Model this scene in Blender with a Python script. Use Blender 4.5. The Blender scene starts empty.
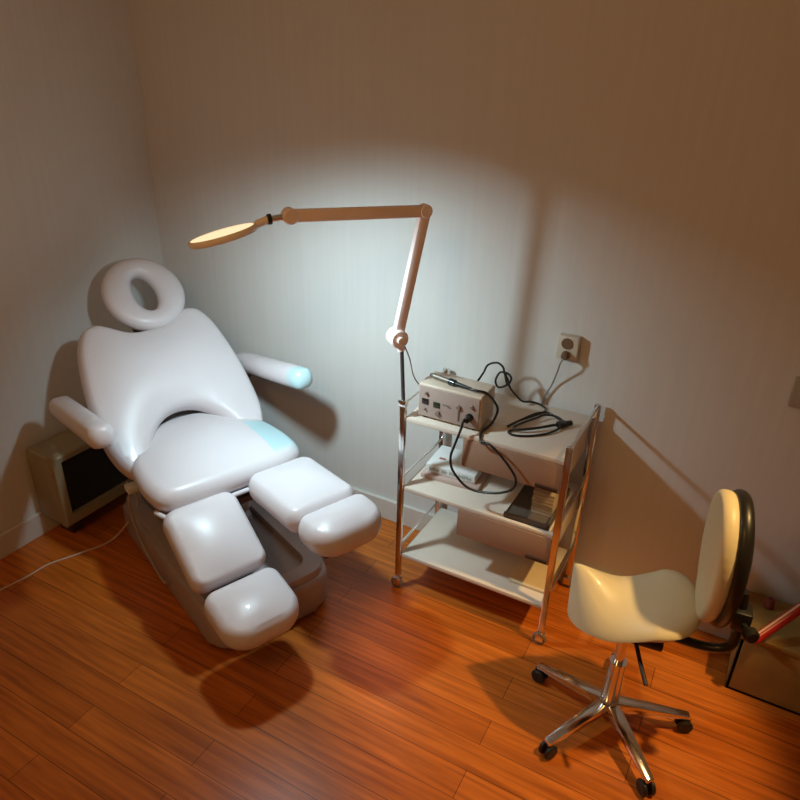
import bpy, bmesh, math, random
from mathutils import Vector, Matrix, Euler
from mathutils.geometry import delaunay_2d_cdt
random.seed(7)
C = bpy.context.scene.collection
PI = math.pi
V = Vector
def R(d): return math.radians(d)

# ---------------------------------------------------------------- materials
def new_mat(name):
    m = bpy.data.materials.new(name); m.use_nodes = True
    nt = m.node_tree; return m, nt, nt.nodes['Principled BSDF']
def plain(name, col, rough=.5, metal=0., noise=.04, scale=40., bump=0., coat=0., spec=.5, bscale=None):
    """principled material with a little procedural colour variation"""
    m, nt, b = new_mat(name); N, L = nt.nodes, nt.links
    tc = N.new('ShaderNodeTexCoord')
    nz = N.new('ShaderNodeTexNoise'); nz.inputs['Scale'].default_value = scale; nz.inputs['Detail'].default_value = 4
    L.new(tc.outputs['Object'], nz.inputs['Vector'])
    mx = N.new('ShaderNodeMix'); mx.data_type = 'RGBA'
    mx.inputs[6].default_value = (*[c * (1 - noise) for c in col], 1)
    mx.inputs[7].default_value = (*[min(1, c * (1 + noise)) for c in col], 1)
    L.new(nz.outputs['Fac'], mx.inputs[0]); L.new(mx.outputs[2], b.inputs['Base Color'])
    b.inputs['Roughness'].default_value = rough; b.inputs['Metallic'].default_value = metal
    b.inputs['Coat Weight'].default_value = coat; b.inputs['Specular IOR Level'].default_value = spec
    if bump:
        n2 = N.new('ShaderNodeTexNoise'); n2.inputs['Scale'].default_value = bscale or scale * 3
        L.new(tc.outputs['Object'], n2.inputs['Vector'])
        bp = N.new('ShaderNodeBump'); bp.inputs['Strength'].default_value = bump; bp.inputs['Distance'].default_value = .002
        L.new(n2.outputs['Fac'], bp.inputs['Height']); L.new(bp.outputs['Normal'], b.inputs['Normal'])
    return m
def glow(name, col, strength, base=(.9, .85, .75)):
    m, nt, b = new_mat(name)
    b.inputs['Base Color'].default_value = (*base, 1); b.inputs['Roughness'].default_value = .3
    b.inputs['Emission Color'].default_value = (*col, 1); b.inputs['Emission Strength'].default_value = strength
    return m

def wallpaper():
    m, nt, b = new_mat('wallpaper'); N, L = nt.nodes, nt.links
    tc = N.new('ShaderNodeTexCoord'); mp = N.new('ShaderNodeMapping'); mp.inputs['Scale'].default_value = (60, 60, 2.2)
    L.new(tc.outputs['Object'], mp.inputs['Vector'])
    nz = N.new('ShaderNodeTexNoise'); nz.inputs['Scale'].default_value = 1.; nz.inputs['Detail'].default_value = 5
    L.new(mp.outputs['Vector'], nz.inputs['Vector'])
    nb = N.new('ShaderNodeTexNoise'); nb.inputs['Scale'].default_value = 1.3; nb.inputs['Detail'].default_value = 3
    L.new(tc.outputs['Object'], nb.inputs['Vector'])
    ad = N.new('ShaderNodeMath'); ad.operation = 'ADD'; L.new(nz.outputs['Fac'], ad.inputs[0]); L.new(nb.outputs['Fac'], ad.inputs[1])
    hf = N.new('ShaderNodeMath'); hf.operation = 'MULTIPLY'; hf.inputs[1].default_value = .5; L.new(ad.outputs[0], hf.inputs[0])
    cr = N.new('ShaderNodeValToRGB')
    cr.color_ramp.elements[0].position = .3; cr.color_ramp.elements[0].color = (.62, .595, .565, 1)
    cr.color_ramp.elements[1].position = .7; cr.color_ramp.elements[1].color = (.67, .645, .61, 1)
    L.new(hf.outputs[0], cr.inputs[0]); L.new(cr.outputs[0], b.inputs['Base Color'])
    bp = N.new('ShaderNodeBump'); bp.inputs['Strength'].default_value = .10; bp.inputs['Distance'].default_value = .002
    L.new(nz.outputs['Fac'], bp.inputs['Height']); L.new(bp.outputs['Normal'], b.inputs['Normal'])
    b.inputs['Roughness'].default_value = .75; b.inputs['Specular IOR Level'].default_value = .25
    return m
def laminate():
    m, nt, b = new_mat('laminate_planks'); N, L = nt.nodes, nt.links
    tc = N.new('ShaderNodeTexCoord')
    br = N.new('ShaderNodeTexBrick'); br.inputs['Scale'].default_value = 1.
    br.inputs['Brick Width'].default_value = 1.1; br.inputs['Row Height'].default_value = .095
    br.inputs['Mortar Size'].default_value = .0012; br.inputs['Mortar Smooth'].default_value = .3; br.inputs['Bias'].default_value = 0
    br.offset = .37
    br.inputs['Color1'].default_value = (.62, .17, .020, 1); br.inputs['Color2'].default_value = (.46, .115, .012, 1)
    br.inputs['Mortar'].default_value = (.10, .028, .006, 1)
    L.new(tc.outputs['Object'], br.inputs['Vector'])
    mp = N.new('ShaderNodeMapping'); mp.inputs['Scale'].default_value = (3., 60., 1.)
    L.new(tc.outputs['Object'], mp.inputs['Vector'])
    nz = N.new('ShaderNodeTexNoise'); nz.inputs['Scale'].default_value = 1.; nz.inputs['Detail'].default_value = 6; nz.inputs['Distortion'].default_value = .6
    L.new(mp.outputs['Vector'], nz.inputs['Vector'])
    cr = N.new('ShaderNodeValToRGB')
    cr.color_ramp.elements[0].position = .3; cr.color_ramp.elements[0].color = (.62, .55, .5, 1)
    cr.color_ramp.elements[1].position = .75; cr.color_ramp.elements[1].color = (1.2, 1.2, 1.2, 1)
    L.new(nz.outputs['Fac'], cr.inputs[0])
    mx = N.new('ShaderNodeMix'); mx.data_type = 'RGBA'; mx.blend_type = 'MULTIPLY'; mx.inputs[0].default_value = 1
    L.new(br.outputs['Color'], mx.inputs[6]); L.new(cr.outputs[0], mx.inputs[7])
    L.new(mx.outputs[2], b.inputs['Base Color'])
    b.inputs['Roughness'].default_value = .33; b.inputs['Specular IOR Level'].default_value = .4
    return m
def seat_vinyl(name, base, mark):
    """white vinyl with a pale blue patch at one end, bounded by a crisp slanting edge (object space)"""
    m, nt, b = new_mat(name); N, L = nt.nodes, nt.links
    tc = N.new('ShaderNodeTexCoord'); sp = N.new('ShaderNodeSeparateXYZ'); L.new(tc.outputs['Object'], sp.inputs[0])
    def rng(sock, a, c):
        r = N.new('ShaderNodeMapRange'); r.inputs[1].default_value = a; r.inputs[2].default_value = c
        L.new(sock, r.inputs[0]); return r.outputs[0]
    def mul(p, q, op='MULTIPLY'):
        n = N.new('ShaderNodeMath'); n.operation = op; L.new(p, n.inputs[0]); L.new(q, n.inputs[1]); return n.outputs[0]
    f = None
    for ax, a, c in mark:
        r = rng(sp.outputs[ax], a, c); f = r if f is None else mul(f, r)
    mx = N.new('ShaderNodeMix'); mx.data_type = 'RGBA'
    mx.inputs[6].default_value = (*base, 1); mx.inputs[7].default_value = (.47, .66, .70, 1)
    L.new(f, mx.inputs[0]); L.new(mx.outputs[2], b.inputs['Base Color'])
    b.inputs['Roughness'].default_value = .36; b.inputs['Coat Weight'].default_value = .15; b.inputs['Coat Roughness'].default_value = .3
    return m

VINYL = (.70, .645, .665)
M = dict(
    wall=wallpaper(), floor=laminate(),
    ceiling=plain('ceiling_paint', (.75, .71, .64), .9),
    trim=plain('baseboard_paint', (.62, .58, .53), .5),
    vinyl=plain('white_vinyl', VINYL, .36, coat=.15, noise=.02, scale=14, bump=.05, bscale=9),
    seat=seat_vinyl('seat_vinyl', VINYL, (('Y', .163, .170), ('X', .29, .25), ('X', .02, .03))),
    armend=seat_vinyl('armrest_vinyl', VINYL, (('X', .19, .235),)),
    piping=plain('vinyl_piping', (.66, .62, .65), .4),
    cover=plain('base_cover_plastic', (.40, .33, .335), .42, noise=.03, scale=8),
    tray=plain('base_recess_plastic', (.36, .30, .295), .5),
    steel=plain('dark_steel', (.10, .085, .08), .45, .6),
    rubber=plain('black_rubber', (.012, .011, .011), .5),
    chrome=plain('chrome', (.78, .76, .74), .13, 1., noise=.02),
    shelf=plain('white_laminate', (.68, .585, .49), .38, noise=.02),
    drawer=plain('drawer_front', (.34, .205, .135), .42, noise=.03),
    slot=plain('dark_recess', (.03, .012, .008), .5),
    console=plain('cream_casing', (.60, .49, .38), .42, noise=.03),
    panel=plain('console_panel', (.40, .30, .255), .45),
    display=plain('dark_display', (.025, .018, .016), .25),
    green=plain('green_display', (.03, .035, .018), .25),
    greyk=plain('grey_knob', (.22, .16, .14), .4),
    dash=plain('grey_print', (.19, .15, .14), .6),
    metal=plain('brushed_metal', (.24, .20, .165), .45, .6),
    lamp=plain('lamp_arm_enamel', (.92, .76, .72), .45, noise=.03),
    lamphead=plain('lamp_head_enamel', (.90, .77, .66), .4),
    lens=glow('lit_lens', (1., .77, .47), 1.0),
    led=glow('led_ring', (.80, .93, 1.), 9.),
    heater=plain('heater_casing', (.31, .25, .145), .5, noise=.05, scale=12),
    grille=plain('heater_grille', (.035, .033, .024), .6),
    socket=plain('socket_plastic', (.60, .52, .42), .45),
    switch=plain('dull_switch_plastic', (.36, .31, .25), .5),
    plug=plain('plug_brown', (.16, .09, .05), .5),
    cordgrey=plain('grey_cord', (.32, .26, .24), .5),
    cordwhite=plain('white_cord', (.62, .50, .40), .5),
    black=plain('black_plastic', (.012, .011, .010), .38, coat=.1),
    cream=plain('cream_vinyl', (.74, .64, .42), .42, coat=.1, noise=.02),
    paper=plain('white_card', (.72, .72, .70), .6, noise=.02),
    print=plain('grey_green_print', (.34, .39, .36), .6),
    printred=plain('dull_red_print', (.36, .12, .10), .6),
    pink=plain('pink_beige_plastic', (.52, .38, .33), .5),
    traygrey=plain('grey_tray', (.10, .075, .055), .45),
    cards=plain('beige_card', (.50, .40, .29), .6),
    pad=plain('cream_card', (.66, .52, .32), .6),
    wood=plain('golden_brown_board', (.30, .17, .04), .6, noise=.35, scale=14),
    red=plain('red_plastic', (.45, .015, .012), .35),
    redold=plain('dull_red_plastic', (.20, .035, .02), .6),
    pale=plain('pale_stripe', (.72, .48, .30), .5),
    glassdome=glow('dome_glass', (1., .72, .42), 2.),
)

# ---------------------------------------------------------------- mesh helpers
def bevel(bm, w, seg=2, geom=None):
    if w > 0: bmesh.ops.bevel(bm, geom=geom or bm.edges[:], offset=w, segments=seg, profile=.5, affect='EDGES')
def obj(name, bm, mat, parent=None, loc=None, rot=None, smooth=True, ang=40):
    me = bpy.data.meshes.new(name)
    bmesh.ops.recalc_face_normals(bm, faces=bm.faces[:])
    bm.to_mesh(me); bm.free()
    o = bpy.data.objects.new(name, me); C.objects.link(o)
    for m in (mat if isinstance(mat, (list, tuple)) else [mat]): me.materials.append(m)
    if smooth:
        for p in me.polygons: p.use_smooth = True
        try: me.set_sharp_from_angle(angle=R(ang))
        except Exception: pass
    if parent: o.parent = parent
    if loc is not None: o.location = loc
    if rot is not None: o.rotation_euler = rot
    return o
def merge(dst, src):
    me = bpy.data.meshes.new('tmp'); src.to_mesh(me); src.free(); dst.from_mesh(me); bpy.data.meshes.remove(me); return dst
def box(lo, hi, bev=.0, seg=2, mat=None, into=None, mi=0):
    bm = bmesh.new(); bmesh.ops.create_cube(bm, size=1)
    s = [hi[i] - lo[i] for i in range(3)]; c = [(hi[i] + lo[i]) / 2 for i in range(3)]
    for v in bm.verts: v.co = V((v.co[i] * s[i] + c[i] for i in range(3)))
    bevel(bm, bev, seg)
    if mat is not None: bmesh.ops.transform(bm, matrix=mat, verts=bm.verts[:])
    for f in bm.faces: f.material_index = mi
    return merge(into, bm) if into is not None else bm
def frame_of(d):
    d = V(d).normalized(); h = V((0, 0, 1)) if abs(d.z) < .9 else V((1, 0, 0))
    x = h.cross(d).normalized(); return x, d.cross(x), d
def cyl(p0, p1, r, r1=None, n=24, into=None, bev=0, mi=0):
    p0, p1 = V(p0), V(p1); r1 = r if r1 is None else r1; x, y, d = frame_of(p1 - p0)
    bm = bmesh.new(); L = (p1 - p0).length
    prof = [(0, 0), (max(r - bev, 0), 0)] + ([(r, bev), (r1, L - bev)] if bev else [(r1, L)]) + [(max(r1 - bev, 0), L), (0, L)]
    if not bev: prof = [(0, 0), (r, 0), (r1, L), (0, L)]
    rings = []
    for rr, h in prof:
        if rr < 1e-6: rings.append([bm.verts.new(p0 + d * h)])
        else: rings.append([bm.verts.new(p0 + d * h + (x * math.cos(2*PI*k/n) + y * math.sin(2*PI*k/n)) * rr) for k in range(n)])
    link_rings(bm, rings)
    for f in bm.faces: f.material_index = mi
    return merge(into, bm) if into is not None else bm
def link_rings(bm, rings):
    for a, b in zip(rings, rings[1:]):
        n = max(len(a), len(b))
        for k in range(n):
            if len(a) == 1: bm.faces.new((a[0], b[k], b[(k+1) % n]))
            elif len(b) == 1: bm.faces.new((a[k], a[(k+1) % n], b[0]))
            else: bm.faces.new((a[k], a[(k+1) % n], b[(k+1) % n], b[k]))
def lathe(prof, n=40, into=None, mat=None):
    bm = bmesh.new(); rings = []
    for r, z in prof:
        rings.append([bm.verts.new((0, 0, z))] if r < 1e-6 else [bm.verts.new((r*math.cos(2*PI*k/n), r*math.sin(2*PI*k/n), z)) for k in range(n)])
    link_rings(bm, rings)
    if mat is not None: bmesh.ops.transform(bm, matrix=mat, verts=bm.verts[:])
    return merge(into, bm) if into is not None else bm
def spline(pts, per=10, closed=False):
    P = [V(p) for p in pts]; out = []; n = len(P)
    for i in range(n if closed else n - 1):
        if closed: a, b, c, d = P[i-1], P[i], P[(i+1) % n], P[(i+2) % n]
        else: a, b, c, d = P[max(i-1, 0)], P[i], P[i+1], P[min(i+2, n-1)]
        for k in range(per):
            t = k / per
            out.append(.5 * ((2*b) + (c-a)*t + (2*a-5*b+4*c-d)*t*t + (3*b-a-3*c+d)*t**3))
    if not closed: out.append(P[-1])
    return out
def tube(pts, r, n=10, into=None, mi=0):
    """a round tube along a polyline with parallel-transported rings and closed ends"""
    pts = [V(p) for p in pts]; bm = bmesh.new(); rings = []; x = None
    for i, p in enumerate(pts):
        t = (pts[min(i+1, len(pts)-1)] - pts[max(i-1, 0)]).normalized()
        if x is None: x, y, _ = frame_of(t)
        else:
            x = (x - t * x.dot(t)).normalized(); y = t.cross(x)
        if i == 0: rings.append([bm.verts.new(p)])
        rings.append([bm.verts.new(p + (x*math.cos(2*PI*k/n) + y*math.sin(2*PI*k/n)) * r) for k in range(n)])
    rings.append([bm.verts.new(pts[-1])]); link_rings(bm, rings)
    for f in bm.faces: f.material_index = mi
    return merge(into, bm) if into is not None else bm
def rrect(x0, x1, y0, y1, r, n=6):
    rs = r if isinstance(r, (list, tuple)) else [r]*4     # corners: (x1,y1),(x0,y1),(x0,y0),(x1,y0)
    out = []
    for (cx, cy, sx, sy, a0), rr in zip(((x1, y1, -1, -1, 0), (x0, y1, 1, -1, 90), (x0, y0, 1, 1, 180), (x1, y0, -1, 1, 270)), rs):
        for k in range(n + 1):
            a = R(a0 + 90 * k / n); out.append((cx + sx*rr + rr*math.cos(a), cy + sy*rr + rr*math.sin(a)))
    return out
def cushion(outline, T, er, crown=.015, fill=6, bend=None, nseg=6, under=.15):
    """padded upholstery: outline (x,y) at its widest, thickness T, edge radius er, inflated top (a relaxed membrane); bend(x,y)->dz"""
    P = []
    for i in range(len(outline)):
        A, B = V(outline[i-1]), V(outline[i]); m = max(1, math.ceil((B-A).length/.013))
        if (B-A).length > 1e-5: P += [A + (B-A)*(k+1)/m for k in range(m)]
    n = len(P)
    if sum(P[i].x*P[(i+1) % n].y - P[(i+1) % n].x*P[i].y for i in range(n)) < 0: P.reverse()
    nor = []
    for i in range(n):
        t = (P[(i+1) % n] - P[i-1]).normalized(); nor.append(V((-t.y, t.x)))
    bm = bmesh.new(); bz = bend or (lambda x, y: 0)
    def put(x, y, z): return bm.verts.new((x, y, z + bz(x, y)))
    am = R(64); inn = [P[i] + nor[i] * er * (1 - math.cos(am)) for i in range(n)]; rings = []
    for k in range(2*nseg + 1):
        a = -am + 2*am * k / (2*nseg)
        rings.append([put(*(P[i] + nor[i] * er * (1 - math.cos(a))), math.sin(a)/math.sin(am) * T/2) for i in range(n)])
    link_rings(bm, rings)
    # interior lattice, triangulated inside the rim
    xs = [p.x for p in inn]; ys = [p.y for p in inn]; st = max(max(xs)-min(xs), max(ys)-min(ys)) / 34
    def inside(q):
        c = False
        for i in range(n):
            A, B = inn[i], inn[i-1]
            if (A.y > q.y) != (B.y > q.y) and q.x < (B.x-A.x)*(q.y-A.y)/(B.y-A.y) + A.x: c = not c
        return c
    def far(q): return min((q - p).length for p in inn) > st*.55
    grid = []
    y = min(ys) + st/2; row = 0
    while y < max(ys):
        x = min(xs) + (st/2 if row % 2 else st)
        while x < max(xs):
            q = V((x, y))
            if inside(q) and far(q): grid.append(q)
            x += st
        y += st*.87; row += 1
    vs = inn + grid
    vo, eo, fo, vi, _, _ = delaunay_2d_cdt(vs, [(i, (i+1) % n) for i in range(n)], [], 1, 1e-6)
    orig = [(l[0] if l else -1) for l in vi]
    nb = [set() for _ in vo]
    for e in eo: nb[e[0]].add(e[1]); nb[e[1]].add(e[0])
    h = [0.]*len(vo); free = [i for i in range(len(vo)) if orig[i] >= n or orig[i] < 0]
    for it in range(260):
        for i in free: h[i] = sum(h[j] for j in nb[i]) / len(nb[i]) + 1
    mxh = max(h) or 1
    h = [x/mxh for x in h]
    for ring, zc, sg in ((rings[-1], T/2, crown), (rings[0], -T/2, -crown*under)):
        vv = [ring[orig[i]] if 0 <= orig[i] < n else put(vo[i].x, vo[i].y, zc + sg*h[i]) for i in range(len(vo))]
        for f in fo:
            try: bm.faces.new([vv[i] for i in f])
            except ValueError: pass
    return bm
def extrude_poly(pts, lo, hi, axis=2, bev=0, seg=2, into=None, mat=None):
    """prism of a 2-D outline along axis"""
    def co(p, h):
        q = [0, 0, 0]; q[axis] = h; o = [i for i in range(3) if i != axis]; q[o[0]], q[o[1]] = p; return q
    bm = bmesh.new(); a = [bm.verts.new(co(p, lo)) for p in pts]; b = [bm.verts.new(co(p, hi)) for p in pts]
    bm.faces.new(a); bm.faces.new(b); n = len(pts)
    for i in range(n): bm.faces.new((a[i], a[(i+1) % n], b[(i+1) % n], b[i]))
    if bev:
        e = [x for x in bm.edges if abs(x.verts[0].co[axis] - x.verts[1].co[axis]) < 1e-6]; bevel(bm, bev, seg, e)
    if mat is not None: bmesh.ops.transform(bm, matrix=mat, verts=bm.verts[:])
    return merge(into, bm) if into is not None else bm

def tag(o, label, cat, group=None):
    o['label'] = label; o['category'] = cat
    if group: o['group'] = group
    return o
def thing(name, label, cat, loc=(0, 0, 0), rz=0, group=None):
    o = bpy.data.objects.new(name, None); C.objects.link(o); o.empty_display_size = .05
    o.location = loc; o.rotation_euler = (0, 0, rz); return tag(o, label, cat, group)
def struct(name, bm, m, **k):
    o = obj(name, bm, m, smooth=False, **k); o['kind'] = 'structure'; return o

# ---------------------------------------------------------------- the room
XL, XR, YB, YF, ZC = -2.41, 1.55, 2.174, -1.1, 2.55
struct('floor', box((XL-.1, YF-.1, -.1), (XR+.1, YB+.1, 0)), M['floor'])
struct('wall_back', box((XL-.1, YB, 0), (XR+.1, YB+.1, ZC)), M['wall'])
struct('wall_left', box((XL-.1, YF-.1, 0), (XL, YB, ZC)), M['wall'])
struct('wall_right', box((XR, YF-.1, 0), (XR+.1, YB, ZC)), M['wall'])
struct('wall_front', box((XL, YF-.1, 0), (XR, YF, ZC)), M['wall'])
struct('ceiling', box((XL-.1, YF-.1, ZC), (XR+.1, YB+.1, ZC+.1)), M['ceiling'])
BB = .104
struct('baseboard_back', box((XL+.016, YB-.016, 0), (XR, YB, BB), .004), M['trim'])
struct('baseboard_left', box((XL, YF, 0), (XL+.016, YB, BB), .004), M['trim'])

# ---------------------------------------------------------------- treatment chair
TH = R(-22); CO = V((-2.2*math.cos(TH) - .845*math.sin(TH), -2.2*math.sin(TH) + .845*math.cos(TH), 0))
ch = thing('treatment_chair', 'white vinyl pedicure treatment chair with split leg rests and ring headrest', 'chair', CO, TH)
# base cover: rounded box with a recessed top
bm = extrude_poly(rrect(-.34, .575, -.235, .235, [.09, .05, .05, .09]), .02, .155, bev=.022, seg=3)
base = obj('base_cover', bm, M['cover'], ch)
def ring_rim(o_, i_, z0, z1):
    bm = bmesh.new(); n = len(o_)
    r = [[bm.verts.new((*p, z)) for p in q] for q, z in ((o_, z0), (o_, z1 - .008), ([(a[0]*.97 + b[0]*.03, a[1]*.97 + b[1]*.03) for a, b in zip(o_, i_)], z1), (i_, z1), (i_, z0))]
    link_rings(bm, r + [r[0]]); return bm
obj('base_rim', ring_rim(rrect(-.325, .56, -.22, .22, [.08, .045, .045, .08]), rrect(-.29, .505, -.165, .165, [.06, .03, .03, .06]), .15, .185), M['cover'], base)
obj('base_recess', extrude_poly(rrect(-.30, .515, -.175, .175, .05), .15, .160), M['tray'], base)
obj('base_plinth', extrude_poly(rrect(-.31, .54, -.205, .205, .06), 0, .022), M['steel'], base)
# lift column, bellows and seat frame
bm = bmesh.new()
for k in range(7):
    z = .16 + k*.032; w = .0 if k % 2 else .012
    extrude_poly(rrect(-.19 - w, .12 + w, -.13 - w, .13 + w, .03), z, z + .032, bev=.005, into=bm)
obj('lift_column', bm, M['cover'], ch)
bm = box((-.22, -.20, .385), (.30, .20, .415), .006)
for y in (-.19, .15): box((-.26, y, .36), (.31, y+.04, .40), .005, into=bm)
sf = obj('seat_frame', bm, M['steel'], ch)
# seat cushion
half = [(.314, 0), (.314, .11), (.311, .19), (.294, .248), (.255, .280), (.18, .289), (.10, .285), (.02, .272), (-.07, .232), (-.145, .15), (-.175, .07), (-.182, 0)]
out = half + [(x, -y) for x, y in half[-2:0:-1]]
out = [(p.x, p.y) for p in spline([(x, y, 0) for x, y in out], 4, True)]
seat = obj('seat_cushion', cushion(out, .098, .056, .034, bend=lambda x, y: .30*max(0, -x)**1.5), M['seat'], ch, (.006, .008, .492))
obj('piping', tube(spline([(.25, -.278, .452), (.30, -.262, .452), (.315, -.22, .453), (.318, -.12, .455), (.318, 0, .455), (.318, .12, .455), (.315, .22, .453), (.30, .262, .452), (.25, .278, .452)], 8), .009), M['piping'], seat, (0, 0, -.492))
# backrest: local u = up the back, tilted 42 degrees
TB = R(42)
def back_mat(off=0., u0=0., v0=0.):
    up = V((-math.cos(TB), 0, math.sin(TB))); nn = V((math.sin(TB), 0, math.cos(TB))); y = nn.cross(up)
    m = Matrix((up, y, nn)).transposed().to_4x4(); m.translation = V((0, 0, .5)) + up*u0 + y*v0 + nn*off; return m
hb = [(.508, 0), (.515, .07), (.553, .135), (.572, .18), (.553, .232), (.49, .268), (.40, .290), (.30, .304), (.19, .311), (.08, .308), (0, .288), (-.05, .256), (-.06, .215), (-.015, .180), (.06, .145), (.120, .095), (.150, .035)]
ob = hb + [(x, -y) for x, y in hb[-1:0:-1]]
ob = [(p.x, p.y) for p in spline([(x, y, 0) for x, y in ob], 4, True)]
def cushion_grid(outline, T, er, crown, cen):
    P = outline; sh = [(p[0]-cen[0], p[1]-cen[1]) for p in P]
    return cushion(sh, T, er, crown)
bk = obj('backrest', cushion_grid(ob, .10, .04, .03, (0, 0)), M['vinyl'], ch)
bk.matrix_local = back_mat(-.012, .005, .004)
bf = obj('back_frame', box((.02, -.20, -.075), (.52, .20, -.052), .008), M['steel'], bk)
# headrest ring
bm = bmesh.new(); rings = []; n = 48
for k in range(n):
    a = 2*PI*k/n; ca, sa = math.cos(a), math.sin(a)
    ro = V((.166*ca, .160*sa, 0)); ri = V((.084*ca, .046*sa, 0)); mid = (ro+ri)/2; hw = (ro-ri).length/2; d = (ro-ri).normalized()
    ring = []
    for j in range(16):
        b = 2*PI*j/16; cx = math.copysign(abs(math.cos(b))**.8, math.cos(b)); sz = math.copysign(abs(math.sin(b))**.8, math.sin(b))
        ring.append(bm.verts.new(mid + d*hw*cx + V((0, 0, .041*sz*(1 if sz > 0 else .8)))))
    rings.append(ring)
link_rings(bm, rings + [rings[0]])
hr = obj('headrest', bm, M['vinyl'], ch); hr.matrix_local = back_mat(.014, .668, -.042)
bm = bmesh.new()
for y in (-.05, .05): cyl((-.26, y, -.075), (-.10, y, -.062), .009, into=bm)
box((-.13, -.08, -.068), (-.05, .08, -.04), .006, into=bm)
obj('headrest_bar', bm, M['steel'], hr)
# armrests
for sgn in (-1, 1):
    L = .57; o = cushion(rrect(-L/2, L/2, -.043, .043, [.038]*4), .07, .026, .008)
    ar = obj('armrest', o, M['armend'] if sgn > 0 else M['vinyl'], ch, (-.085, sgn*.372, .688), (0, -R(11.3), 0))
    bm = tube(spline([(-.20, 0, -.035), (-.21, -sgn*.015, -.07), (-.22, -sgn*.05, -.10), (-.20, -sgn*.12, -.135)], 8), .013)
    box((-.235, -.02, -.045), (.10, .02, -.03), .004, into=bm)
    obj('armrest_bracket', bm, M['steel'], ar)
# leg rests: calf and foot cushions on steel rails
def leg(y0, y1, x0, z0, x1, z1, xf, zf):
    yc, w = (y0+y1)/2, (y1-y0)/2
    L = math.hypot(x1-x0, z1-z0); a = math.atan2(z1-z0, x1-x0)
    c = obj('calf_cushion', cushion(rrect(0, L, -w, w, [.045, .05, .05, .045]), .09, .034, .022), M['vinyl'], ch,
            (x0 + .05*math.sin(a), yc, z0 - .05*math.cos(a)), (0, -a, 0))
    bm = bmesh.new()
    for s in (-.05, .05): box((-.06, s-.012, -.075), (L+.05, s+.012, -.05), .003, into=bm)
    obj('leg_rail', bm, M['steel'], c)
    L2 = math.hypot(xf-x1-.012, zf-z1); b = math.atan2(zf-z1, xf-x1)
    f = obj('foot_cushion', cushion(rrect(.004, L2 + .012, -w, w, [.085, .045, .045, .085]), .092, .034, .022), M['vinyl'], ch,
            (x1 + .05*math.sin(b), yc, z1 - .05*math.cos(b)), (0, -b, 0))
    obj('foot_plate', box((.03, -w*.7, -.068), (L2-.04, w*.7, -.054), .004), M['steel'], f)
leg(-.278, -.014, .322, .500, .575, .340, .800, .300)
leg(.016, .282, .330, .532, .660, .550, .835, .548)
# white plug at the left of the seat, hanging cord
obj('cable_socket', box((-.06, -.275, .375), (-.015, -.235, .40), .004), M['paper'], ch)
obj('hanging_cord', tube(spline([(-.04, -.262, .375), (-.03, -.275, .30), (.02, -.272, .20), (.10, -.262, .12), (.17, -.256, .085), (.20, -.243, .10)], 10), .005), M['cordgrey'], ch)

# ---------------------------------------------------------------- heater on the left wall
ht = thing('wall_heater', 'beige metal heater with dark grille low on left wall behind chair', 'heater', (XL+.016, 1.335, .095))
D_, W_, H_ = .165, .62, .32
obj('casing', box((0, 0, 0), (D_-.02, W_, H_), .012, 3), M['heater'], ht)
def window_frame(x0, x1, W, H, l, t, b_):
    o = [(0, 0), (W, 0), (W, H), (0, H)]; i_ = [(l, b_), (W-l, b_), (W-l, H-t), (l, H-t)]
    bm = bmesh.new(); r = [[bm.verts.new((x, *p)) for p in q] for x, q in ((x0, o), (x1-.006, o), (x1, [(a + (l*.2 if a == 0 else -l*.2), c + (.006 if c == 0 else -.006)) for a, c in o]), (x1, i_), (x0, i_))]
    link_rings(bm, r + [r[0]]); return bm
obj('front_frame', window_frame(D_-.03, D_+.008, W_, H_, .032, .026, .045), M['heater'], ht, smooth=False)
bm = bmesh.new(); box((D_-.028, .03, .04), (D_-.015, W_-.03, H_-.025), into=bm)
for k in range(30): box((D_-.018, .034, .048 + k*.0082), (D_-.010, W_-.034, .0515 + k*.0082), into=bm)
obj('grille', bm, M['grille'], ht)
for y in (.06, W_-.12): obj('foot', box((.02, y, -.095), (.10, y+.05, 0), .004), M['steel'], ht)

# ---------------------------------------------------------------- trolley
TX, TY, TW, TD = -.9485, 1.8038, .5703, .3371
S1, S2, S3, TT = .748, .469, .171, .80
tr = thing('trolley', 'three tier white trolley with chrome posts standing against the back wall', 'trolley', (TX, TY, 0))
PR = .0105
for px, py in ((0, 0), (TW, 0), (0, TD), (TW, TD)):
    bm = box((px-.011, py-.008, .062), (px+.011, py+.008, TT), .003)
    po = obj('post', bm, M['chrome'], tr)
    bm = cyl((px, py, .03), (px, py, .062), .007, n=16)
    for s in (-.012, .008): box((px-.016, py+s, .018), (px+.012, py+s+.004, .05), .002, into=bm)
    cs = obj('caster', bm, M['chrome'], tr)
    obj('wheel', cyl((px-.004, py-.008, .024), (px-.004, py+.008, .024), .024, n=24, bev=.003), M['greyk'], cs)
for z in (S1, S2, S3):
    obj('shelf', box((.009, -.002, z-.018), (TW-.009, TD+.004, z), .004), M['shelf'], tr)
for px in (0, TW):
    for z in (S1+.047, S2+.03, S3+.03):
        obj('side_rail', box((px-.004, .0, z-.005), (px+.004, TD, z+.005), .002), M['chrome'], tr)
for z0, z1 in ((.628, .730), (.346, .451)):
    bm = box((.228, .004, z0), (.556, TD-.03, z1), .003)
    dr = obj('drawer', bm, M['shelf'], tr)
    obj('drawer_front', box((.226, -.004, z0-.001), (.558, .006, z1), .002), M['drawer'], dr)
    obj('drawer_pull', box((.480, -.010, z0+.004), (.552, .0, z0+.016), .003), M['slot'], dr)
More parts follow.
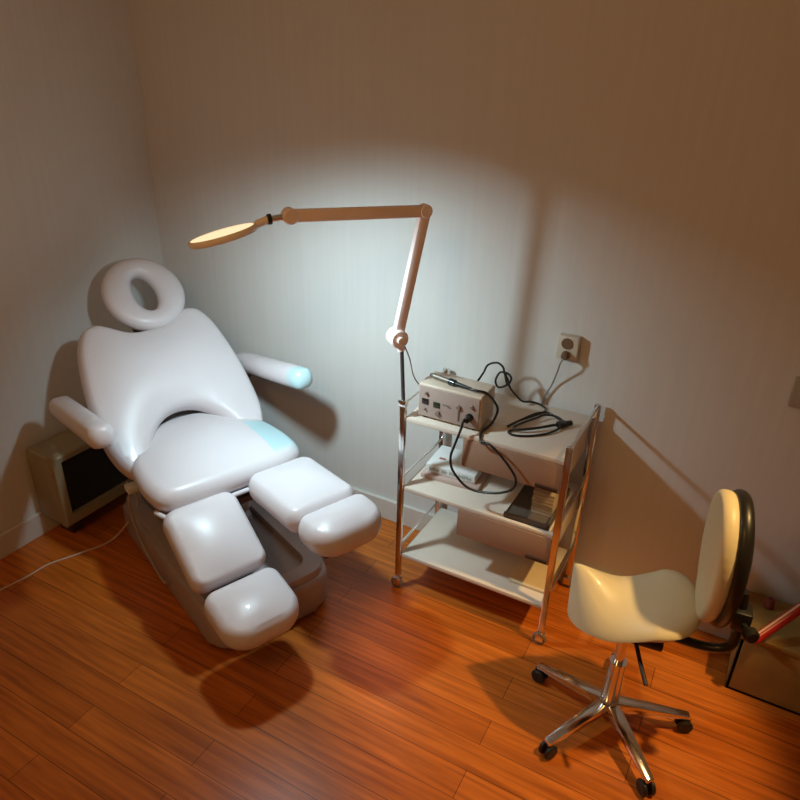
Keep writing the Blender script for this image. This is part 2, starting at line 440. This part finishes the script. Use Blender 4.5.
# flat white box with printed front, tray, card, on the lower shelves
def T(x, y, z=0): return V((TX + x, TY + y, z))
bx = thing('printed_box', 'flat white box with grey printed lettering under the console', 'box', T(.045, .105, S2), R(3))
obj('box_body', box((0, 0, .018), (.19, .15, .052), .003), M['paper'], bx)
obj('box_tray', box((-.012, -.018, 0), (.21, .15, .017), .003), M['pink'], bx)
for x, w in ((.014, .040), (.062, .022), (.092, .030), (.128, .048)):
    bm = bmesh.new(); q = x
    while q < x + w - .004:
        box((q, -.001, .028 + random.choice((0, 0, .003))), (q + .0045, .001, .043 - random.choice((0, 0, .004))), .0004, into=bm); q += .0062
    box((x, -.0008, .033), (x + w, .0008, .037), into=bm)
    obj('printed_lettering', bm, M['print'], bx)
obj('printed_mark', box((.03, .05, .0515), (.055, .062, .0528)), M['printred'], bx)
ty = thing('grey_tray', 'dark grey tray of upright cards at right end of middle shelf', 'tray', T(.385, .010, S2))
bm = box((0, 0, 0), (.155, .24, .006), .001)
for lo, hi in (((0, 0, 0), (.155, .005, .022)), ((0, .235, 0), (.155, .24, .03)), ((.150, 0, 0), (.155, .24, .03))): box(lo, hi, .001, into=bm)
obj('tray_body', bm, M['traygrey'], ty)
obj('tray_rim', box((-.004, 0, 0), (0.001, .24, .012), .001), M['shelf'], ty)
cg = thing('card_stack', 'stack of beige cards lying in the dark grey tray', 'cards', T(.455, .075, S2+.0062))
bm = bmesh.new()
for k in range(7): box((random.uniform(0, .004), random.uniform(0, .004), k*.0125), (.075, .13, k*.0125+.0105), .001, into=bm)
obj('cards', bm, M['cards'], cg)
cb = obj('cream_folder', box((0, 0, 0), (.135, .19, .012), .003), M['pad'], None, T(.415, .055, S3))
tag(cb, 'cream card folder on right end of lowest trolley shelf', 'folder')

# ---------------------------------------------------------------- console on the top shelf
co = thing('drill_console', 'cream pedicure drill console with knobs and dark displays on top shelf', 'machine', T(.040, .024, S1), R(0))
CW, CD, CH = .228, .122, .126
obj('casing', box((0, .004, .006), (CW, CD, CH), .007, 3), M['console'], co)
fp = obj('front_panel', box((.006, -.001, .010), (CW-.006, .006, CH-.008), .002), M['panel'], co)
for x, z, m in ((.030, .066, 'display'), (.072, .062, 'green')):
    obj('display', box((x-.012, -.0035, z-.010), (x+.012, .001, z+.010), .001), M[m], fp)
for x, z, r in ((.034, .097, .006), (.031, .038, .004), (.078, .034, .010), (.152, .075, .009), (.198, .088, .007)):
    obj('knob', cyl((x, 0, z), (x, -.009, z), r, r*.85, n=20, bev=.001), M['greyk'], fp)
obj('slider', box((.150, -.004, .025), (.154, 0, .062)), M['dash'], fp)
obj('printed_mark', box((.094, -.0018, .066), (.120, .0, .071)), M['dash'], fp); obj('printed_mark', box((.112, -.0018, .061), (.126, 0, .0658)), M['dash'], fp)
obj('printed_mark', box((.022, -.0018, .0535), (.040, 0, .056)), M['dash'], fp)
obj('socket', cyl((.192, .001, .050), (.192, -.006, .050), .013, n=20), M['black'], fp)
for x in (.02, CW-.03):
    for y in (.01, CD-.02): obj('foot', box((x, y, 0), (x+.014, y+.014, .007)), M['rubber'], co)
# handpiece on top of the console; its cord runs back to the front socket in a hanging loop
zt = S1 + CH
hp = thing('drill_handpiece', 'slim metal drill handpiece with black collar lying on the console', 'handpiece', T(.07, .078, zt))
bm = cyl((0, 0, .012), (.065, -.014, .012), .010, .0085, n=20, bev=.002)
cyl((-.012, .002, .012), (0, 0, .012), .005, .009, n=16, into=bm)
obj('barrel', bm, M['metal'], hp)
obj('collar', cyl((.065, -.014, .012), (.090, -.019, .012), .0125, .0115, n=20, bev=.002), M['black'], hp)
obj('tail', cyl((.090, -.019, .012), (.150, -.028, .011), .008, .0045, n=16), M['black'], hp)
o0 = V((.07, .078, zt))
def loc(x, y, z): return V((x, y, z)) - o0
cp = [(.218, .048, zt+.010), (.245, .046, zt+.012), (.268, .060, zt+.004), (.288, .085, zt-.03), (.296, .105, zt-.07), (.288, .085, S1+.016), (.276, .035, S1+.005), (.284, -.004, S1+.004), (.296, -.02, S1-.006),
      (.328, -.03, .750), (.388, -.032, .704), (.424, -.032, .655), (.418, -.032, .617), (.384, -.032, .590), (.340, -.032, .574), (.290, -.032, .566), (.250, -.032, .577), (.207, -.032, .620), (.197, -.030, .665), (.207, -.028, .710), (.225, -.024, .778), (.226, -.016, S1+.052), (.233, -.004, S1+.054)]
obj('cord', tube(spline([loc(*q) for q in cp], 8), .0042), M['black'], hp)
bm = cyl(loc(.232, .016, S1+.050), loc(.232, -.008, S1+.050), .0105, n=18, bev=.002); cyl(loc(.232, -.006, S1+.050), loc(.222, -.016, S1+.050), .007, .005, n=14, into=bm)
obj('cord_plug', bm, M['black'], hp)
# black power cord: rises behind the console, tangles in the air, then lies coiled on the shelf
pc = thing('power_cord', 'black power cord coiled on the trolley top beside the console', 'cord', T(.42, .19, S1))
o1 = V((.42, .19, S1))
rc = .0037
pts = [(.165, .148, S1+.06), (.172, .20, S1+.08), (.182, .245, S1+.11), (.195, .25, .890), (.227, .25, .906), (.250, .25, .895), (.258, .25, .872), (.273, .252, .848), (.264, .25, .827), (.239, .25, .817), (.228, .25, .838), (.238, .248, .868), (.250, .246, .878),
       (.272, .25, .874), (.284, .25, .858), (.272, .252, .832), (.262, .256, .852), (.256, .258, .872), (.268, .258, .850), (.280, .26, .820), (.302, .265, .795), (.322, .285, .768), (.345, .325, S1+.006), (.375, .325, S1+.004), (.404, .300, S1+.004), (.402, .262, S1+.006)]
coil = [(.385, .215, S1+.010), (.350, .150, S1+.008), (.335, .110, S1+.006), (.342, .120, S1+.009), (.362, .170, S1+.012), (.392, .235, S1+.014), (.425, .262, S1+.012), (.466, .240, S1+.010), (.494, .218, S1+.012), (.480, .190, S1+.016), (.440, .150, S1+.012), (.395, .110, S1+.010), (.355, .088, S1+.006),
        (.352, .072, S1+.004), (.378, .066, S1+.004), (.425, .092, S1+.004), (.470, .140, S1+.006), (.492, .196, S1+.010), (.485, .225, S1+.014), (.455, .240, S1+.017), (.420, .228, S1+.018), (.404, .200, S1+.016), (.372, .140, S1+.014), (.358, .100, S1+.012), (.375, .092, S1+.013), (.43, .135, S1+.016), (.488, .205, S1+.016)]
pts += coil
obj('cable', tube(spline([V(q) - o1 for q in pts], 8), rc, 8), M['black'], pc)
bm = box((-.02, -.012, 0), (.016, .012, .02), .004, mat=Matrix.Translation(V((.490, .206, S1+.002)) - o1) @ Matrix.Rotation(R(55), 4, 'Z'))
obj('cable_tie', bm, M['black'], pc)
bm = cyl(V((.494, .204, S1+.013)) - o1, V((.514, .232, S1+.013)) - o1, .011, .009, n=18, bev=.003)
obj('plug', bm, M['black'], pc)

# ---------------------------------------------------------------- magnifier lamp
lb = V((TX, TY, TT))
lp = thing('magnifier_lamp', 'lit round magnifier lamp on a folding pinkish arm above the trolley', 'lamp', lb)
def W(x, y, z): return V((x, y, z)) - lb
J0, E0, J1 = W(-.972, 1.792, 1.032), W(-.917, 1.843, 1.428), W(-1.170, 1.520, 1.436)
obj('pole', cyl((0, 0, 0), (J0.x + .012, J0.y + .008, J0.z - .02), .0065, n=18), M['steel'], lp)
axn = V((.41, -.32, 0)).normalized()       # hinge axis, square to the plane of the arm
bm = cyl(J0 - axn*.026, J0 + axn*.026, .030, n=32, bev=.004); cyl((J0.x + .012, J0.y + .008, J0.z - .045), J0, .013, n=18, into=bm)
k0 = obj('shoulder_joint', bm, M['lamp'], lp)
obj('joint_knob', cyl(J0 + axn*.026, J0 + axn*.036, .012, n=18, bev=.002), M['lamphead'], k0)
def bar(p, q, w, h, e0=0, e1=0):
    d = (q - p).normalized(); s = axn; t = d.cross(s); Ln = (q-p).length
    m = Matrix((d, s, t)).transposed().to_4x4(); m.translation = p
    return box((-e0, -w/2, -h/2), (Ln + e1, w/2, h/2), .005, 2, mat=m)
obj('lower_arm', bar(J0, E0, .026, .034, 0, .014), M['lamp'], lp)
obj('upper_arm', bar(E0, J1, .026, .034, .012, 0), M['lamp'], lp)
obj('elbow_joint', cyl(E0 - axn*.0155, E0 + axn*.0155, .0205, n=28, bev=.004), M['lamp'], lp)
obj('wrist_joint', cyl(J1 - axn*.018, J1 + axn*.018, .022, n=28, bev=.004), M['lamp'], lp)
HC = W(-1.283, 1.373, 1.398)
ax = V((-.6, -.8, -.235)).normalized()       # along the head, away from the arm
hy = V((0, 0, 1)).cross(ax).normalized(); hz0 = ax.cross(hy)
hy = (Matrix.Rotation(R(8), 3, ax) @ hy).normalized(); hz = ax.cross(hy)
hm = Matrix((ax, hy, hz)).transposed().to_4x4(); hm.translation = HC
hl = obj('lamp_head', lathe([(.0865, -.004), (.0865, -.012), (.091, -.0125), (.0945, -.008), (.0955, -.002), (.093, .003), (.0885, .005), (.0865, .004), (.0865, -.004)], 64, mat=hm), M['lamphead'], lp)
obj('lens', lathe([(0, .0085), (.03, .008), (.06, .0065), (.087, .0042), (.087, .002), (0, .002)], 56, mat=hm), M['lens'], hl)
obj('lamp_ring', lathe([(.066, -.0070), (.084, -.0070), (.0862, -.0035), (.064, -.0035), (.066, -.0070)], 56, mat=hm), M['led'], hl)
nk0 = J1 + (HC - J1)*.12
neck = spline([J1 + V((-.012, -.016, -.002)), J1 + V((-.035, -.045, -.006)), HC - ax*.128 + V((0, 0, .002)), HC - ax*.092 - hz*.002], 8)
obj('neck', tube(neck[8:], .011, 14), M['lamphead'], hl)
d = (neck[9] - neck[6]).normalized()
obj('swivel_collar', cyl(neck[8] - d*.006, neck[8] + d*.006, .0145, n=20, bev=.001), M['black'], lp)
obj('swivel', cyl(neck[0], neck[8], .009, n=16), M['chrome'], lp)
obj('lamp_cord', tube(spline([J0 + V((.016, .02, -.03)), W(-.944, 1.83, .95), W(-.938, 1.86, .87), W(-.925, 1.95, .77), W(-.90, 2.158, .52)], 10), .0022, 8), M['cordgrey'], lp)
obj('clamp', box((-.014, -.014, -.012), (.014, .014, .012), .003), M['chrome'], lp)

# ---------------------------------------------------------------- wall socket, switch, cords
so = thing('wall_socket', 'cream wall socket with a brown plug above the trolley', 'socket', (-.508, YB, .975))
obj('socket_box', box((-.038, -.034, -.042), (.034, 0, .042), .005), M['socket'], so)
obj('socket_face', cyl((-.004, -.034, .017), (-.004, -.038, .017), .019, n=28), M['plug'], so)
sp_ = thing('mains_plug', 'small brown plug with grey cord hanging from the wall socket', 'plug', (-.508, YB-.036, .958))
bm = cyl((-.002, .0, -.005), (-.002, -.026, -.006), .015, .012, n=22, bev=.003)
obj('plug_body', bm, M['plug'], sp_)
obj('cord', tube(spline([(-.004, -.024, -.012), (-.012, -.026, -.032), (-.022, -.008, -.070), (-.040, .016, -.130), (-.065, .022, -.20), (-.08, .022, -.32)], 10), .003, 8), M['cordgrey'], sp_)
sw = thing('wall_switch', 'dull light switch at the right edge of the back wall', 'switch', (.208, YB, .978))
obj('switch_box', box((-.045, -.030, -.046), (.045, 0, .046), .005), M['switch'], sw)
obj('rocker', box((-.026, -.035, -.028), (.026, -.028, .028), .003), M['switch'], sw)
wc = [(-2.405+.06, .60, .004), (-2.25, .85, .004), (-2.16, 1.12, .004), (-2.10, 1.27, .004), (-2.075, 1.38, .005), (-2.03, 1.50, .012), (-1.97, 1.56, .10)]
wc = [(-2.34, .55, .005), (-2.27, .85, .005), (-2.215, 1.10, .005), (-2.205, 1.21, .005), (-2.16, 1.31, .005), (-2.10, 1.44, .02), (-1.985, 1.50, .20), (-1.92, 1.418, .372)]
tag(obj('chair_cord', tube(spline(wc, 12), .0033, 8), M['cordwhite']), 'thin pale cord trailing from the treatment chair across floor', 'cord')

# ---------------------------------------------------------------- saddle stool
ST = V((-.10, 1.60, 0)); SR = R(6)
st = thing('saddle_stool', 'cream saddle stool with black shelled backrest at lower right', 'stool', ST, SR)
# five-star base
hub = cyl((0, 0, .06), (0, 0, .11), .032, .027, n=28, bev=.004)
obj('hub', hub, M['chrome'], st)
for k in range(5):
    a = 2*PI*k/5 + .3; d = V((math.cos(a), math.sin(a), 0)); s = V((-d.y, d.x, 0))
    bm = bmesh.new(); q = []
    for t, w, z0, z1 in ((.025, .020, .065, .10), (.13, .017, .06, .085), (.245, .012, .052, .066)):
        q.append([bm.verts.new(d*t + s*w*sx + V((0, 0, z))) for sx, z in ((-1, z0), (1, z0), (1, z1), (-1, z1))])
    link_rings(bm, q); bm.faces.new(q[0]); bm.faces.new(q[-1]); bevel(bm, .003)
    lg = obj('leg', bm, M['chrome'], st)
    bm = bmesh.new(); c0 = d*.235
    for sgn in (-1, 1): cyl(c0 + s*sgn*.006 + V((0, 0, .024)), c0 + s*sgn*.019 + V((0, 0, .024)), .024, n=22, bev=.004, into=bm)
    cyl(c0 + V((0, 0, .024)), c0 + V((0, 0, .058)), .007, n=12, into=bm)
    obj('caster', bm, M['rubber'], lg)
bm = cyl((0, 0, .10), (0, 0, .26), .025, n=24); cyl((0, 0, .26), (0, 0, .41), .014, n=20, into=bm)
obj('gas_lift', bm, M['chrome'], st)
bm = box((-.09, -.07, .40), (.10, .07, .425), .006); tube(spline([(.03, -.07, .41), (.05, -.14, .405), (.07, -.19, .39)], 6), .006, into=bm)
obj('seat_plate', bm, M['black'], st)
# saddle seat: front (pommel) towards -x
def saddle():
    bm = bmesh.new(); nu, nv = 40, 32; T_, B_ = [], []
    def outl(u):      # half width along the seat
        t = (u + 1)/2; return .150 * (max(0, 1 - abs(u)**3.2))**.5 * (.72 + .40*t)
    top = []
    for i in range(nu + 1):
        u = -1 + 2*i/nu; uu = math.sin(u*PI/2); row = []
        w = max(outl(uu), .002)
        for j in range(nv + 1):
            v = math.sin((-1 + 2*j/nv)*PI/2)
            x = .172*uu + .004*v*v; y = w*v
            e = (1 - abs(uu)**5) * (1 - abs(v)**5)
            z = .070*max(0, -uu - .15)**1.5 * (1 - .6*abs(v)**1.4) - .085*max(0, -uu + .40)*abs(v)**1.6 + .030*max(0, uu)**1.5*(1 - max(0, uu - .6)*1.2) - .008*math.exp(-((uu + .15)/.4)**2)
            row.append((x, y, z, e))
        top.append(row)
    a = [[bm.verts.new((x, y, z + .030*e**.6)) for x, y, z, e in r] for r in top]
    b = [[bm.verts.new((x*.9, y*.9, z*.75 - .055*e**.5)) for x, y, z, e in r] for r in top]
    for g in (a, b):
        for i in range(nu):
            for j in range(nv): bm.faces.new((g[i][j], g[i+1][j], g[i+1][j+1], g[i][j+1]))
    loop = lambda g: [g[i][0] for i in range(nu)] + [g[nu][j] for j in range(nv)] + [g[i][nv] for i in range(nu, 0, -1)] + [g[0][j] for j in range(nv, 0, -1)]
    la, lb_ = loop(a), loop(b)
    for i in range(len(la)):
        k = (i+1) % len(la); bm.faces.new((la[i], la[k], lb_[k], lb_[i]))
    return bm
obj('seat', saddle(), M['cream'], st, (0, 0, .503), ang=70)
# backrest on an upright at the +x side
BR = V((.180, .0, .705))
def pad_out(h0, h1, w, n=40):
    return [((h1 if math.cos(2*PI*k/n) > 0 else h0)*math.cos(2*PI*k/n), w*math.sin(2*PI*k/n)*(1 + .16*math.cos(2*PI*k/n))) for k in range(n)]
pm = Matrix(((0, 0, -1), (0, -1, 0), (-1, 0, 0))).transposed().to_4x4()    # outline x -> up, thickness -> -x
pm = Matrix(((0, 0, -1, 0), (0, 1, 0, 0), (1, 0, 0, 0), (0, 0, 0, 1)))
tilt = Matrix.Translation(BR) @ Matrix.Rotation(R(6), 4, 'Z') @ Matrix.Rotation(R(-2), 4, 'Y')
pad = obj('backrest_pad', cushion(pad_out(.20, .185, .124), .042, .020, .020, bend=lambda x, y: .5*y*y + .25*x*x), M['cream'], st); pad.matrix_local = tilt @ pm
sh = obj('backrest_shell', cushion(pad_out(.21, .190, .129), .032, .015, .004, bend=lambda x, y: .5*y*y + .25*x*x, under=4.), M['black'], st)
sh.matrix_local = tilt @ Matrix.Translation(V((.033, 0, 0))) @ pm
bm = tube(spline([(.08, 0, .412), (.20, 0, .405), (.262, 0, .43), (.268, 0, .50), (.258, 0, .62)], 8), .013, 14)
obj('back_upright', bm, M['black'], st)
bm = box((.245, -.03, .51), (.29, .03, .57), .006)
kb = obj('back_bracket', bm, M['black'], st)
bm = cyl((.27, -.02, .535), (.285, -.05, .535), .009, n=16); cyl((.283, -.046, .535), (.294, -.070, .535), .020, n=24, bev=.005, into=bm)
obj('adjuster_knob', bm, M['black'], kb)

# ---------------------------------------------------------------- box and red tube at the right edge
wb = thing('board_box', 'golden brown low box against back wall beside the stool', 'box', (.215, 1.93, 0))
bm = bmesh.new()
for lo, hi in (((0, 0, 0), (.48, .012, .22)), ((0, .208, 0), (.48, .22, .22)), ((0, 0, 0), (.012, .22, .22)), ((.468, 0, 0), (.48, .22, .22)), ((0, 0, 0), (.48, .22, .012))): box(lo, hi, .002, into=bm)
obj('box_body', bm, M['wood'], wb)
obj('lid', box((-.006, -.006, .221), (.486, .226, .240), .003), M['wood'], wb)
rt = thing('red_tube', 'red tube with a pale stripe lying on the low box', 'tube', (.30, 1.99, .254))
q0, q1 = V((-.055, -.095, .002)), V((.165, .162, .165))
bm = cyl(q0, q1, .015, n=24, bev=.003)
obj('tube_body', bm, M['red'], rt)
dd = (q1 - q0).normalized(); sd = V((-.55, -.35, .75)); sd = (sd - dd*sd.dot(dd)).normalized()
obj('stripe', tube([q0 + dd*.02 + sd*.0125, q0 + dd*.18 + sd*.0125, q1 - dd*.02 + sd*.0125], .0042, 10), M['pale'], rt)
tag(obj('red_pot', cyl((0, 0, 0), (0, 0, .035), .016, .013, n=24, bev=.003), M['redold'], None, (.280, 2.10, .240)), 'small dull red pot standing behind the red tube', 'pot')

# ---------------------------------------------------------------- lights
def light(name, kind, loc, energy, col, size=.1, target=None, **k):
    l = bpy.data.lights.new(name, kind); l.energy = energy; l.color = col
    o = bpy.data.objects.new(name, l); C.objects.link(o); o.location = loc
    if kind == 'AREA': l.shape = 'DISK'; l.size = size
    else: l.shadow_soft_size = size
    for a, b in k.items(): setattr(l, a, b)
    if target is not None: o.rotation_euler = (V(target) - V(loc)).to_track_quat('-Z', 'Y').to_euler()
    return o
hc = lb + HC
light('magnifier_light', 'AREA', hc - hz0*.020, 8.3, (.66, .91, 1.), .088, hc - hz0 + V((-.14, .46, 0)), spread=R(144))
light('ceiling_light', 'POINT', (-.75, -.2, 2.35), 16, (1., .53, .165), .14)
light('downlight', 'SPOT', (.76, 1.58, 2.5), 170, (1., .64, .24), .04, (-.04, 1.58, .5), spot_size=R(30), spot_blend=.5)

w = bpy.data.worlds.new('World'); bpy.context.scene.world = w; w.use_nodes = True
w.node_tree.nodes['Background'].inputs[0].default_value = (.35, .28, .2, 1); w.node_tree.nodes['Background'].inputs[1].default_value = .05

# ---------------------------------------------------------------- camera
cd = bpy.data.cameras.new('camera'); cam = bpy.data.objects.new('camera', cd); C.objects.link(cam)
cd.sensor_width = 36; cd.lens = 36 * 678.486 / 800; cd.clip_start = .02
yaw, pitch, roll = .4899, .4592, .028
F = V((-math.sin(yaw)*math.cos(pitch), math.cos(yaw)*math.cos(pitch), -math.sin(pitch))); r = V((math.cos(yaw), math.sin(yaw), 0)); u = r.cross(F)
r, u = r*math.cos(roll) + u*math.sin(roll), -r*math.sin(roll) + u*math.cos(roll)
mw = Matrix((r, u, -F)).transposed().to_4x4(); mw.translation = V((0, 0, 1.8166)); cam.matrix_world = mw
sc = bpy.context.scene; sc.camera = cam
sc.view_settings.view_transform = 'Standard'; sc.view_settings.look = 'None'; sc.view_settings.gamma = 1; sc.view_settings.use_curve_mapping = False
sc.view_settings.exposure = 0.0
